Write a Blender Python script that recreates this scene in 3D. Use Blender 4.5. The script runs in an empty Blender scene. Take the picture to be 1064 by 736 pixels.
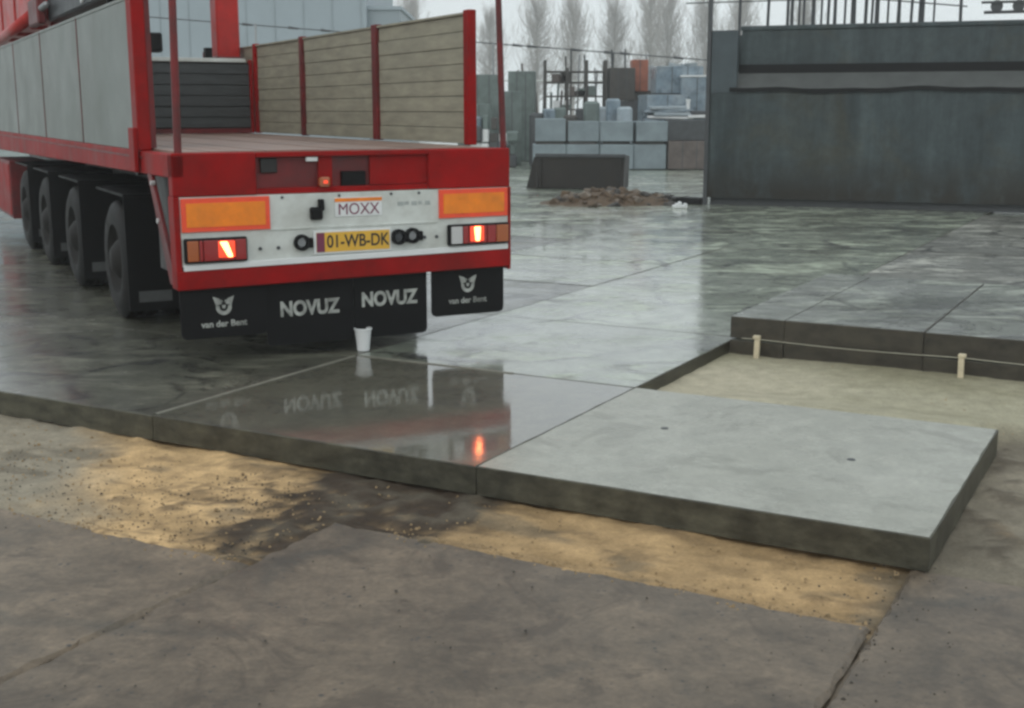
import bpy, bmesh, math, random
from mathutils import Vector, Matrix, noise
random.seed(7)
rad = math.radians
sc = bpy.context.scene
col = sc.collection

# ------------------------------------------------------------------ camera
cam_d = bpy.data.cameras.new('camera'); cam = bpy.data.objects.new('camera', cam_d); col.objects.link(cam)
cam.location = (0, 0, 1.753); cam.rotation_euler = (rad(90 - 11.257), 0, 0)
cam_d.sensor_width = 36; cam_d.lens = 36 * 1276.9 / 1064
cam_d.clip_start = 0.05; cam_d.clip_end = 3000
sc.camera = cam

# ------------------------------------------------------------------ overcast sky
SUN_EL, SUN_ROT = rad(38), rad(200)
world = bpy.data.worlds.new('World'); sc.world = world; world.use_nodes = True
wn, wl = world.node_tree.nodes, world.node_tree.links
wn.clear()
out = wn.new('ShaderNodeOutputWorld'); bg = wn.new('ShaderNodeBackground')
sky = wn.new('ShaderNodeTexSky'); sky.sky_type = 'NISHITA'; sky.sun_disc = False
sky.sun_elevation = SUN_EL; sky.sun_rotation = SUN_ROT; sky.air_density = 1.0; sky.dust_density = 4.0
tc = wn.new('ShaderNodeTexCoord'); mp = wn.new('ShaderNodeMapping'); mp.inputs['Scale'].default_value = (1.6, 1.6, 4.0)
cn = wn.new('ShaderNodeTexNoise'); cn.inputs['Scale'].default_value = 1.7; cn.inputs['Detail'].default_value = 6; cn.inputs['Roughness'].default_value = 0.55
cr = wn.new('ShaderNodeValToRGB')                      # cloud deck, in units that suit the strength below
cr.color_ramp.elements[0].position = 0.3; cr.color_ramp.elements[0].color = (8.4, 9.05, 9.3, 1)
cr.color_ramp.elements[1].position = 0.75; cr.color_ramp.elements[1].color = (9.7, 10.4, 10.7, 1)
mx = wn.new('ShaderNodeMix'); mx.data_type = 'RGBA'; mx.inputs[0].default_value = 0.93
wl.new(tc.outputs['Generated'], mp.inputs['Vector']); wl.new(mp.outputs['Vector'], cn.inputs['Vector'])
wl.new(cn.outputs['Fac'], cr.inputs['Fac'])
wl.new(sky.outputs['Color'], mx.inputs[6]); wl.new(cr.outputs['Color'], mx.inputs[7])
wl.new(mx.outputs[2], bg.inputs['Color']); bg.inputs['Strength'].default_value = 0.1
wl.new(bg.outputs['Background'], out.inputs['Surface'])

sun_d = bpy.data.lights.new('sun', 'SUN'); sun = bpy.data.objects.new('sun', sun_d); col.objects.link(sun)
sun_d.energy = 0.5; sun_d.angle = rad(40); sun_d.color = (1, 0.97, 0.92)
sun.rotation_euler = (rad(90) - SUN_EL, 0, rad(180) - SUN_ROT)

sc.view_settings.view_transform = 'Standard'; sc.view_settings.look = 'None'
sc.view_settings.exposure = 0.0; sc.view_settings.gamma = 1.0; sc.view_settings.use_curve_mapping = False
sc.cycles.filter_width = 2.8; sc.cycles.volume_bounces = 3

# ------------------------------------------------------------------ materials
def nmat(name):
    m = bpy.data.materials.new(name); m.use_nodes = True
    nt = m.node_tree; b = nt.nodes['Principled BSDF']
    return m, nt, nt.nodes, nt.links, b
def ramp(nt, fac, stops):
    r = nt.nodes.new('ShaderNodeValToRGB'); e = r.color_ramp.elements
    while len(e) < len(stops): e.new(0.5)
    for el, (p, c) in zip(e, stops):
        el.position = p; el.color = tuple(c) + (1,) if len(c) == 3 else c
    nt.links.new(fac, r.inputs['Fac']); return r.outputs['Color']
def noise_tex(nt, scale, detail=5, rough=.6, vec=None, dist=0, stretch=None):
    n = nt.nodes.new('ShaderNodeTexNoise'); n.inputs['Scale'].default_value = scale
    n.inputs['Detail'].default_value = detail; n.inputs['Roughness'].default_value = rough; n.inputs['Distortion'].default_value = dist
    if vec is not None:
        if stretch:
            mpn = nt.nodes.new('ShaderNodeMapping'); mpn.inputs['Scale'].default_value = stretch
            nt.links.new(vec, mpn.inputs['Vector']); vec = mpn.outputs['Vector']
        nt.links.new(vec, n.inputs['Vector'])
    return n.outputs['Fac']
def mixc(nt, a, b, fac, mode='MIX'):
    m = nt.nodes.new('ShaderNodeMix'); m.data_type = 'RGBA'; m.blend_type = mode
    for sock, val in ((m.inputs[0], fac), (m.inputs[6], a), (m.inputs[7], b)):
        if isinstance(val, (int, float)): sock.default_value = val
        elif isinstance(val, tuple): sock.default_value = val + (1,) if len(val) == 3 else val
        else: nt.links.new(val, sock)
    return m.outputs[2]
def g3(v): return (v, v, v)
def bump(nt, b, h, strength=.3, dist=.01, coat=False):
    bn = nt.nodes.new('ShaderNodeBump'); bn.inputs['Strength'].default_value = strength; bn.inputs['Distance'].default_value = dist
    nt.links.new(h, bn.inputs['Height']); nt.links.new(bn.outputs['Normal'], b.inputs['Normal'])
    if coat: nt.links.new(bn.outputs['Normal'], b.inputs['Coat Normal'])
def geopos(nt): return nt.nodes.new('ShaderNodeNewGeometry').outputs['Position']
def objco(nt): return nt.nodes.new('ShaderNodeTexCoord').outputs['Object']

def simple(name, c, rough=.5, var=.25, scale=4, bmp=.1, spec=.5, dirt=None, dirt_amt=.4, metallic=0, coat=0, stretch=None):
    """paint / metal / wood with uneven tone, a dirt tint in blotches and fine relief"""
    m, nt, N, L, b = nmat(name)
    p = geopos(nt)
    n1 = noise_tex(nt, scale, 6, .65, p, stretch=stretch)
    lo = tuple(x * (1 - var) for x in c); hi = tuple(min(1, x * (1 + var)) for x in c)
    cc = ramp(nt, n1, [(.3, lo), (.7, hi)])
    if dirt:
        n2 = noise_tex(nt, scale * .45, 8, .7, p, .3)
        f = ramp(nt, n2, [(.42, g3(0)), (.72, g3(dirt_amt))])
        cc = mixc(nt, cc, dirt, f)
    L.new(cc, b.inputs['Base Color'])
    rr = ramp(nt, n1, [(.3, g3(max(0.02, rough - .1))), (.7, g3(min(1, rough + .1)))])
    L.new(rr, b.inputs['Roughness'])
    b.inputs['Metallic'].default_value = metallic; b.inputs['Specular IOR Level'].default_value = spec
    if coat: b.inputs['Coat Weight'].default_value = coat; b.inputs['Coat Roughness'].default_value = .15
    if bmp: bump(nt, b, noise_tex(nt, scale * 14, 4, .6, p), bmp, .004)
    return m

def wet_concrete(name, lo, hi, film=1.0, film_rough=(.06, .22), film_ior=1.5, puddle=None, grid=False, ripple=.05, stain=(.05, .05, .04), stain_amt=.7, patch_scale=.55, mottle=1.0, crack=0, speck=0, dry=0):
    """damp concrete: mottled base under a thin film of water that is smooth in the puddles"""
    m, nt, N, L, b = nmat(name)
    p = geopos(nt)
    fine = noise_tex(nt, 38, 5, .7, p); mid = noise_tex(nt, 2.6, 7, .68, p, .4); big = noise_tex(nt, patch_scale, 6, .62, p, .6)
    mid2 = ramp(nt, mid, [(.28, lo), (.72, hi)])
    c = mixc(nt, mid2, ramp(nt, fine, [(.3, g3(.62)), (.7, g3(1.2))]), min(1, .6 * mottle), 'MULTIPLY')
    hand = noise_tex(nt, 9, 6, .7, p, .5)
    c = mixc(nt, c, ramp(nt, hand, [(.3, g3(.66)), (.7, g3(1.22))]), .7 * mottle, 'MULTIPLY')
    if speck:
        vs_ = N.new('ShaderNodeTexVoronoi'); vs_.inputs['Scale'].default_value = 26; L.new(p, vs_.inputs['Vector'])
        c = mixc(nt, c, g3(.03), ramp(nt, mixc(nt, vs_.outputs['Distance'], noise_tex(nt, 6, 3, .6, p), .55), [(.27, g3(speck)), (.33, g3(0))]))
    st = noise_tex(nt, 1.7, 8, .74, p, 1.6)
    c = mixc(nt, c, stain, ramp(nt, st, [(.52, g3(0)), (.61, g3(stain_amt))]))
    if crack:
        wv = N.new('ShaderNodeVectorMath'); wv.operation = 'ADD'
        nz = N.new('ShaderNodeTexNoise'); nz.inputs['Scale'].default_value = 1.1; nz.inputs['Detail'].default_value = 5; L.new(p, nz.inputs['Vector'])
        L.new(p, wv.inputs[0]); L.new(nz.outputs['Color'], wv.inputs[1])
        vo = N.new('ShaderNodeTexVoronoi'); vo.feature = 'DISTANCE_TO_EDGE'; vo.inputs['Scale'].default_value = .75; L.new(wv.outputs['Vector'], vo.inputs['Vector'])
        cf = mixc(nt, ramp(nt, vo.outputs['Distance'], [(.012, g3(1)), (.05, g3(0))]), ramp(nt, noise_tex(nt, .8, 4, .6, p), [(.42, g3(0)), (.58, g3(1))]), 1.0, 'MULTIPLY')
        c = mixc(nt, c, (.035, .035, .028), mixc(nt, (0, 0, 0), cf, crack))
    oi = N.new('ShaderNodeObjectInfo')
    c = mixc(nt, c, ramp(nt, oi.outputs['Random'], [(0, g3(.78)), (1, g3(1.15))]), 1.0, 'MULTIPLY')
    if grid:
        br = N.new('ShaderNodeTexBrick'); br.offset = 0; br.squash = 1
        br.inputs['Scale'].default_value = 1; br.inputs['Brick Width'].default_value = 2.197; br.inputs['Row Height'].default_value = 2.03
        br.inputs['Mortar Size'].default_value = .018; br.inputs['Color1'].default_value = (1, 1, 1, 1); br.inputs['Color2'].default_value = (.85, .85, .85, 1); br.inputs['Mortar'].default_value = (.25, .25, .22, 1)
        L.new(objco(nt), br.inputs['Vector']); c = mixc(nt, c, br.outputs['Color'], 1.0, 'MULTIPLY')
    L.new(c, b.inputs['Base Color'])
    b.inputs['Roughness'].default_value = .55
    wet = ramp(nt, mixc(nt, big, noise_tex(nt, 3.2, 6, .7, p, .8), .42), [(.38, g3(.0)), (.6, g3(1))])
    if dry:
        dn = noise_tex(nt, 1.5, 8, .72, p, 1.0, stretch=(.6, 1.3, 1))
        df = ramp(nt, dn, [(.50, g3(0)), (.62, g3(1))])
        L.new(ramp(nt, df, [(0, g3(film)), (1, g3(film * (1 - dry)))]), b.inputs['Coat Weight'])
        c = mixc(nt, c, ramp(nt, df, [(0, g3(.68)), (1, g3(1.7))]), min(1, dry * 1.3), 'MULTIPLY'); L.new(c, b.inputs['Base Color'])
    else: b.inputs['Coat Weight'].default_value = film
    b.inputs['Coat IOR'].default_value = film_ior
    L.new(ramp(nt, wet, [(0, g3(film_rough[1])), (1, g3(film_rough[0]))]), b.inputs['Coat Roughness'])
    # relief: grain on the base, faint wind ripple on the film
    bn = N.new('ShaderNodeBump'); bn.inputs['Strength'].default_value = .4; bn.inputs['Distance'].default_value = .006
    L.new(fine, bn.inputs['Height']); L.new(bn.outputs['Normal'], b.inputs['Normal'])
    if ripple:
        rp = noise_tex(nt, 5.5, 4, .6, p, .8)
        b2 = N.new('ShaderNodeBump'); b2.inputs['Strength'].default_value = ripple; b2.inputs['Distance'].default_value = .02
        L.new(rp, b2.inputs['Height']); L.new(b2.outputs['Normal'], b.inputs['Coat Normal'])
    return m

RED = simple('red_paint', (0.30, 0.0055, 0.0057), .5, .25, 3, .06, spec=.12, dirt=(0.1166, 0.018, 0.0152), dirt_amt=.7)
REDB = simple('crane_red', (.46, .02, .016), .4, .2, 3, .06, spec=.3, dirt=(.14, .02, .015), dirt_amt=.6)
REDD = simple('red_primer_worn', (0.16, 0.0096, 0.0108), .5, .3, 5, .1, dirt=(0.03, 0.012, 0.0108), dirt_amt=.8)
WHITE = simple('white_paint', (.62, .65, .62), .4, .1, 5, .05, dirt=(.28, .27, .23), dirt_amt=.6)
WHITE2 = simple('white_plastic', (.7, .72, .72), .35, .06, 6, .02)
ALU = simple('grey_board_paint', (0.1674, 0.1881, 0.1736), .45, .1, 1.6, .05, dirt=(0.093, 0.0957, 0.0775), dirt_amt=.5)
ALUE = simple('grey_board_edge', (0.21, 0.2232, 0.21), .5, .15, 6, .05)
PLANK = simple('weathered_plank', (0.3182, 0.3001, 0.2268), .7, .25, 3, .3, dirt=(0.2322, 0.2262, 0.1764), dirt_amt=.6, stretch=(1, 1, 6))
PLANKD = simple('dark_plank', (.05, .056, .058), .6, .3, 4, .25, stretch=(1, 1, 6))
DECK = simple('deck_plank', (.26, .17, .135), .55, .3, 3, .25, dirt=(.14, .1, .08), dirt_amt=.6)
BLACK = simple('black_rubber', (0.0048, 0.0048, 0.0054), .6, .3, 8, .15, spec=.2)
TYRE = simple('tyre_rubber', (.012, .012, .012), .65, .3, 9, .2, spec=.25, dirt=(.022, .02, .018), dirt_amt=.6)
CHASSIS = simple('chassis_black', (.012, .011, .011), .5, .3, 5, .1, dirt=(.05, .04, .035))
RIM = simple('rim_grey', (.018, .017, .016), .65, .3, 6, .1, spec=.2, dirt=(.022, .019, .016))
STEEL = simple('galvanised', (.3, .31, .32), .45, .2, 8, .08, metallic=.6)
DARKSTEEL = simple('dark_steel', (.055, .06, .065), .55, .25, 6, .1)
ORANGE = simple('reflective_orange', (.92, .24, .012), .35, .14, 9, .02, dirt=(.5, .16, .02), dirt_amt=.5)
REDREF = simple('reflective_red', (.85, .085, .035), .35, .1, 12, .02)
YELLOW = simple('plate_yellow', (.72, .42, .05), .4, .06, 12, .02)
INK = simple('ink_black', (.02, .018, .02), .5, .1, 12, 0)
MAROON = simple('ink_maroon', (.18, .03, .07), .5, .1, 12, 0)
SKIPM = simple('rusty_bucket_steel', (0.0104, 0.00825, 0.0063), .6, .4, 4, .3, dirt=(0.0192, 0.01275, 0.0084), dirt_amt=.8)
BLOCK = simple('pale_concrete_block', (0.216, 0.264, 0.287), .7, .25, 1.5, .2, dirt=(0.144, 0.1782, 0.196), dirt_amt=.7)
WRAP = simple('blue_grey_film', (0.154, 0.2088, 0.2516), .3, .45, 3, .5, dirt=(0.35, 0.3888, 0.4144), dirt_amt=.7, coat=.4)
BROWNB = simple('brown_brick_pack', (0.119, 0.0986, 0.0891), .75, .3, 4, .3)
GREENW = simple('grey_green_pack', (0.13, 0.1666, 0.1564), .6, .3, 3, .2)
ORB = simple('rust_orange_crate', (.30, .10, .06), .6, .3, 4, .2)
TIMBER = simple('dark_timber', (.06, .055, .05), .7, .35, 4, .3)
CLAD = simple('pale_cladding', (0.297, 0.3536, 0.3876), .5, .06, .6, .03)
CLADD = simple('grey_cladding', (0.2508, 0.2992, 0.3264), .5, .06, .6, .03)
GLASSD = simple('dark_glass', (.05, .06, .07), .1, .2, 2, 0)
BARK = simple('haze_paled_bark', (0.315, 0.285, 0.2625), .85, .25, 4, .2)  # bark tone paled, putting distance haze into the colour
STAKE = simple('pale_new_wood', (.62, .54, .38), .6, .12, 20, .1)
STRINGM = simple('nylon_string', (.5, .48, .38), .6, .1, 20, 0)
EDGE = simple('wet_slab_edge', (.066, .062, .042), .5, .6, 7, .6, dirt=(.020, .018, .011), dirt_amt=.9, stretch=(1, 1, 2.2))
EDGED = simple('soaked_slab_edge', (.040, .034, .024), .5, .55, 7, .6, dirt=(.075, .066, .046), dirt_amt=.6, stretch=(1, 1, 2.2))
RUBBLE = simple('brown_rubble', (0.099, 0.0663, 0.04), .8, .45, 9, .4)
RUBBLE2 = simple('grey_rubble', (.17, .14, .11), .8, .4, 9, .4)
CLOD = simple('earth_clod', (.05, .042, .032), .8, .4, 20, .3)
CONT = None

YARD = wet_concrete('wet_yard_concrete', (0.18, 0.2015, 0.1501), (0.4501, 0.5036, 0.3922), 1, (.05, .24), 1.9, ripple=.10, patch_scale=.8, crack=.9, stain=(0.07876, 0.08415, 0.05684), stain_amt=.8, dry=.55)
MIRROR = wet_concrete('flooded_slab', (0.068, 0.06688, 0.0459), (0.1275, 0.125, 0.08925), 1, (.05, .10), 1.75, ripple=.035, stain_amt=.5)
YARDD = wet_concrete('tracked_reflection_concrete', (0.0675, 0.06808, 0.0493), (0.18, 0.1812, 0.136), .9, (.08, .28), 1.7, ripple=.10, patch_scale=.9, crack=1, stain=(0.0315, 0.03036, 0.02125), stain_amt=.9, dry=.5)  # tyre-dirty base, darkened further to stand in for the trailer's dark reflection
FAR = wet_concrete('wet_yard_sheet', (0.1913, 0.2162, 0.1682), (0.4501, 0.5086, 0.406), 1, (.1, .3), 1.9, grid=True, ripple=.12, patch_scale=.5, stain=(0.1013, 0.1107, 0.07656), dry=.55)
RAISED = wet_concrete('raised_slab_concrete', (0.1663, 0.1771, 0.1437), (0.3696, 0.398, 0.3384), 1, (.1, .3), 1.8, ripple=.08, stain_amt=.8, crack=.9, stain=(0.07392, 0.07563, 0.05562), dry=.6)
YARDR = wet_concrete('worn_yard_concrete', (.17, .172, .148), (.44, .44, .385), .75, (.12, .32), 1.8, ripple=.08, patch_scale=.7, crack=1, stain=(.075, .072, .056), stain_amt=.85, dry=.7)
FRESH = wet_concrete('fresh_pale_concrete', (0.3003, 0.306, 0.253), (0.4338, 0.4365, 0.3683), .55, (.18, .36), 1.5, ripple=.02, stain=(0.2085, 0.208, 0.1674), stain_amt=.6, mottle=.7)
OLD = wet_concrete('old_worn_concrete', (0.0749, 0.05684, 0.0374), (0.214, 0.1617, 0.108), .2, (.35, .55), 1.4, ripple=0, stain=(0.05885, 0.04214, 0.02635), stain_amt=.7, patch_scale=.9, speck=.85, crack=.5, mottle=1.3)

def sand_mat():
    m, nt, N, L, b = nmat('sand_and_soil')
    p = geopos(nt)
    at = N.new('ShaderNodeVertexColor'); at.layer_name = 'earth'
    fine = noise_tex(nt, 60, 6, .75, p); mid = noise_tex(nt, 9, 6, .65, p)
    c = mixc(nt, at.outputs['Color'], ramp(nt, fine, [(.3, g3(.62)), (.7, g3(1.25))]), .7, 'MULTIPLY')
    c = mixc(nt, c, ramp(nt, mid, [(.3, g3(.75)), (.7, g3(1.2))]), .8, 'MULTIPLY')
    L.new(c, b.inputs['Base Color']); b.inputs['Roughness'].default_value = .85
    b.inputs['Specular IOR Level'].default_value = .25
    bump(nt, b, fine, .5, .006)
    return m
SAND = sand_mat()

def container_mat():
    m, nt, N, L, b = nmat('weathered_steel_plate')
    p = geopos(nt)
    streak = noise_tex(nt, 2.2, 6, .65, p, .2, stretch=(1, 1, .12)); blot = noise_tex(nt, .6, 7, .7, p, .4)
    c = ramp(nt, streak, [(.25, (.008, .016, .018)), (.72, (.062, .086, .092))])
    c = mixc(nt, c, (.045, .04, .02), ramp(nt, blot, [(.5, g3(0)), (.72, g3(.8))]))
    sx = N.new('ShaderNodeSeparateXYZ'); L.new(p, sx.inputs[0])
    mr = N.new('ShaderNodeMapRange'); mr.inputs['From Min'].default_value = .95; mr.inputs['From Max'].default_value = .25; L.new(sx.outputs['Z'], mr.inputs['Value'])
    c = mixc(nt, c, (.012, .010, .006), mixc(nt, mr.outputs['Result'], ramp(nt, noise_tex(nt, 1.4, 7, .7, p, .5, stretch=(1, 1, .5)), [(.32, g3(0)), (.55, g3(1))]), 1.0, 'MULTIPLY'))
    c = mixc(nt, c, ramp(nt, noise_tex(nt, 5, 7, .75, p, .3), [(.3, g3(.6)), (.7, g3(1.35))]), .8, 'MULTIPLY')
    L.new(c, b.inputs['Base Color']); b.inputs['Roughness'].default_value = .5; b.inputs['Metallic'].default_value = .1
    bump(nt, b, noise_tex(nt, 3, 6, .6, p), .25, .02)
    return m
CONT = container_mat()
CONTL = simple('weathered_ledge', (0.0612, 0.0666, 0.06336), .55, .3, 3, .2)

def lamp_mat(name, c, e, strength):
    m, nt, N, L, b = nmat(name)
    b.inputs['Base Color'].default_value = c + (1,); b.inputs['Roughness'].default_value = .15
    b.inputs['Coat Weight'].default_value = .6
    if strength:
        b.inputs['Emission Color'].default_value = e + (1,); b.inputs['Emission Strength'].default_value = strength
    return m
LENSR = lamp_mat('red_lens', (.2, .008, .010), (1, .02, .01), .05)
LENSA = lamp_mat('amber_lens', (.36, .09, .02), (0, 0, 0), 0)
LENSW = lamp_mat('clear_lens', (.5, .5, .5), (0, 0, 0), 0)
BULB = lamp_mat('lit_brake_bulb', (.8, .2, .1), (1, .26, .09), 9.0)
GLOW = lamp_mat('lit_lens', (.6, .05, .02), (1, .07, .02), .9)

# ------------------------------------------------------------------ mesh helpers
class MB:
    def __init__(s): s.v = []; s.f = []; s.mi = []; s.cur = 0
    def _add(s, vs, fs):
        o = len(s.v); s.v += [tuple(v) for v in vs]
        for f in fs: s.f.append(tuple(i + o for i in f)); s.mi.append(s.cur)
        return s
    def box(s, x0, x1, y0, y1, z0, z1):
        return s._add([(x0,y0,z0),(x1,y0,z0),(x1,y1,z0),(x0,y1,z0),(x0,y0,z1),(x1,y0,z1),(x1,y1,z1),(x0,y1,z1)],
                      [(0,3,2,1),(4,5,6,7),(0,1,5,4),(1,2,6,5),(2,3,7,6),(3,0,4,7)])
    def prism(s, poly, axis, a, b):
        """poly: 2D outline (ccw seen along +axis) pushed from a to b along axis"""
        n = len(poly)
        def P(q, t): return {'x': (t, q[0], q[1]), 'y': (q[0], t, q[1]), 'z': (q[0], q[1], t)}[axis]
        vs = [P(q, a) for q in poly] + [P(q, b) for q in poly]
        return s._add(vs, [tuple(range(n - 1, -1, -1)), tuple(range(n, 2 * n))] + [(i, (i + 1) % n, n + (i + 1) % n, n + i) for i in range(n)])
    def tube(s, p0, p1, r0, r1=None, n=10, cap=True):
        r1 = r0 if r1 is None else r1
        p0, p1 = Vector(p0), Vector(p1); d = (p1 - p0).normalized()
        t = Vector((0, 0, 1)) if abs(d.z) < .9 else Vector((1, 0, 0))
        e1 = d.cross(t).normalized(); e2 = d.cross(e1)
        vs = []
        for p, r in ((p0, r0), (p1, r1)):
            for i in range(n):
                a = 2 * math.pi * i / n; vs.append(p + e1 * (r * math.cos(a)) + e2 * (r * math.sin(a)))
        fs = [(i, n + i, n + (i + 1) % n, (i + 1) % n) for i in range(n)]
        if cap: fs += [tuple(range(n)), tuple(range(2 * n - 1, n - 1, -1))]
        return s._add(vs, fs)
    def lathe_x(s, prof, cx, cy, cz, n=28):
        """prof: (x offset, radius) list turned about the x axis"""
        vs = []
        for (dx, r) in prof:
            for i in range(n):
                a = 2 * math.pi * i / n; vs.append((cx + dx, cy + r * math.cos(a), cz + r * math.sin(a)))
        m = len(prof)
        fs = [(j * n + i, j * n + (i + 1) % n, (j + 1) * n + (i + 1) % n, (j + 1) * n + i) for j in range(m - 1) for i in range(n)]
        return s._add(vs, fs)
    def build(s, name, mat, parent=None, bevel=0, smooth=False, seg=1):
        me = bpy.data.meshes.new(name); me.from_pydata(s.v, [], s.f)
        mats = mat if isinstance(mat, (list, tuple)) else [mat]
        for m in mats: me.materials.append(m)
        me.polygons.foreach_set('material_index', s.mi)
        bm = bmesh.new(); bm.from_mesh(me)
        bmesh.ops.recalc_face_normals(bm, faces=bm.faces)
        if bevel: bmesh.ops.bevel(bm, geom=bm.edges[:], offset=bevel, segments=seg, affect='EDGES', profile=.5)
        bm.to_mesh(me); bm.free()
        if smooth: me.polygons.foreach_set('use_smooth', [True] * len(me.polygons))
        o = bpy.data.objects.new(name, me); col.objects.link(o); o.parent = parent
        return o
def bx(name, mat, parent, x0, x1, y0, y1, z0, z1, bevel=0):
    return MB().box(x0, x1, y0, y1, z0, z1).build(name, mat, parent, bevel)
def tag(o, label=None, cat=None, group=None, kind=None):
    if label: o['label'] = label
    if cat: o['category'] = cat
    if group: o['group'] = group
    if kind: o['kind'] = kind
    return o
def empty(name, loc=(0, 0, 0), rz=0):
    o = bpy.data.objects.new(name, None); col.objects.link(o); o.location = loc; o.rotation_euler = (0, 0, rz); o.empty_display_size = .3
    return o
def share(src, parent=None, loc=None, rot=None, scale=None, mat=None):
    o = src.copy(); col.objects.link(o)
    if parent is not None: o.parent = parent
    if loc: o.location = loc
    if rot: o.rotation_euler = rot
    if scale: o.scale = scale
    if mat: 
        o.material_slots[0].link = 'OBJECT'; o.material_slots[0].material = mat
    return o
def text_mesh(name, s, size, mat, parent, loc, rot, ext=.002, sx=1.0, bold=0.0):
    cu = bpy.data.curves.new(name, 'FONT'); cu.body = s; cu.size = size; cu.extrude = ext; cu.align_x = 'CENTER'; cu.align_y = 'CENTER'; cu.offset = bold
    t = bpy.data.objects.new(name, cu); col.objects.link(t)
    me = bpy.data.meshes.new_from_object(t.evaluated_get(bpy.context.evaluated_depsgraph_get()))
    bpy.data.objects.remove(t); bpy.data.curves.remove(cu)
    me.materials.clear(); me.materials.append(mat)
    o = bpy.data.objects.new(name, me); col.objects.link(o); o.parent = parent
    o.location = loc; o.rotation_euler = rot; o.scale = (sx, 1, 1)
    return o
def fbm(x, y, s, o=4): return noise.fractal(Vector((x * s, y * s, 3.7)), .9, 2.1, o)
def sstep(a, b, x):
    t = max(0, min(1, (x - a) / (b - a))); return t * t * (3 - 2 * t)

# ------------------------------------------------------------------ the ground (paving frame: x along the kerb line, y into the yard)
PB = (-.1795, 5.928, 0); PA = -.50088
CW, RH = 2.197, 2.03
def to_uv(x, y):
    dx, dy = x - PB[0], y - PB[1]; c, s = math.cos(PA), math.sin(PA)
    return dx * c + dy * s, -dx * s + dy * c

g = MB()
def quad(u0, u1, v0, v1, z): g._add([(u0,v0,z),(u1,v0,z),(u1,v1,z),(u0,v1,z)], [(0,1,2,3)])
UL, UR, VT = -8 * CW, 6 * CW, 9 * RH
quad(UL, 0, .3, VT, -.03); quad(0, UR, 6.85, VT, -.03)
quad(UL, UR, -60, .3, -.21); quad(0, UR, .3, 6.85, -.21)
quad(-400, UL, -60, VT, -.004); quad(UR, 400, -60, VT, -.004); quad(-400, 400, VT, 400, -.004); quad(-400, 400, -400, -60, -.004)
ground = g.build('ground', FAR); ground.location = PB; ground.rotation_euler = (0, 0, PA); tag(ground, kind='structure')

paving = empty('paving', PB, PA); tag(paving, kind='structure')
def ring_slab(name, u0, u1, v0, v1, z, t, mats, parent, n, jit, seed, chamf=.012):
    """slab with slightly ragged, chamfered arrises"""
    def e(a, b, fixed, horiz):
        pts = []
        for k in range(n):
            w = a + (b - a) * k / n
            q = fbm(w + seed, seed * 3.1, 2.2) * jit + fbm(w + seed, seed, 9) * jit * .7 - abs(fbm(w, seed * 1.7, 5)) * jit * .8
            pts.append((w, fixed + q) if horiz else (fixed + q, w))
        return pts
    ring = e(u0, u1, v0, True) + e(v0, v1, u1, False) + e(u1, u0, v1, True) + e(v1, v0, u0, False)
    cx, cy, hw, hd = (u0 + u1) / 2, (v0 + v1) / 2, (u1 - u0) / 2, (v1 - v0) / 2
    def ins(q, k):
        f = chamf * (1 + .9 * fbm(q[0] * 3 + seed, q[1] * 3, 4))
        x = q[0] - (math.copysign(f, q[0] - cx) if abs(q[0] - cx) > hw - .06 else 0)
        y = q[1] - (math.copysign(f, q[1] - cy) if abs(q[1] - cy) > hd - .06 else 0)
        return (x, y)
    N_ = len(ring); m = MB()
    vs = [(q[0], q[1], z - t) for q in ring] + [(q[0], q[1], z - chamf * .8) for q in ring] + [ins(q, 0) + (z,) for q in ring]
    m._add(vs, [(l * N_ + k, l * N_ + (k + 1) % N_, (l + 1) * N_ + (k + 1) % N_, (l + 1) * N_ + k) for l in (0, 1) for k in range(N_)] + [tuple(range(2 * N_, 3 * N_)), tuple(range(N_ - 1, -1, -1))])
    o = m.build(name, mats, parent)
    if isinstance(mats, list):
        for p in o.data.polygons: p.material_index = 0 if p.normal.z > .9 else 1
    return o
def slab_mesh(name, w, d, t, mats, gap=.0045):
    return ring_slab(name, gap / 2, w - gap / 2, gap / 2, d - gap / 2, 0, t, mats, None, 14, .0022, 2.3, .007)
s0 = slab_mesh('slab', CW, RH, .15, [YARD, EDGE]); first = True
def place(src, u, v, z=0, mat=None, tilt=.0012):
    global first
    if first and src is s0: o = src; first = False; o.parent = paving
    else: o = share(src, paving)
    o.location = (u, v, z + random.uniform(-.003, 0)); o.rotation_euler = (random.uniform(-tilt, tilt), random.uniform(-tilt, tilt), 0)
    if mat: o.material_slots[0].link = 'OBJECT'; o.material_slots[0].material = mat
    return o
def seen(u, v):
    c, s = math.cos(PA), math.sin(PA)
    for a in (0, .5, 1):
        for b in (0, .5, 1):
            uu, vv = u + a * CW, v + b * RH
            x, y = PB[0] + uu * c - vv * s, PB[1] + uu * s + vv * c
            if y > 2 and abs(x) < .46 * y + 1.2: return True
    return False
for i in range(-8, 0):
    for j in range(9):
        u, v = i * CW, j * RH
        if not seen(u, v): continue
        if (i, j) == (-1, 0): o = place(s0, u, v, 0, MIRROR, .0002); o['label'] = 'flooded slab mirroring the trailer lights'
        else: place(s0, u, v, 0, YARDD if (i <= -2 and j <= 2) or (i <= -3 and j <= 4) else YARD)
o = place(s0, 0, 0, 0, FRESH, .0004); o['label'] = 'freshly laid pale concrete slab'
for (u, v) in ((1.62, 1.02), (.55, 1.15)):
    e = MB().tube((u, v, -.002), (u, v, .003), .024, .02, n=14).build('lifting_socket', bpy.data.materials['dark_steel'], o); e.matrix_parent_inverse = Matrix.Identity(4)
RV = 3.88
rs = slab_mesh('raised_slab', 1.02, 2.85, .165, [RAISED, EDGED]); rs.parent = paving
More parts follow.
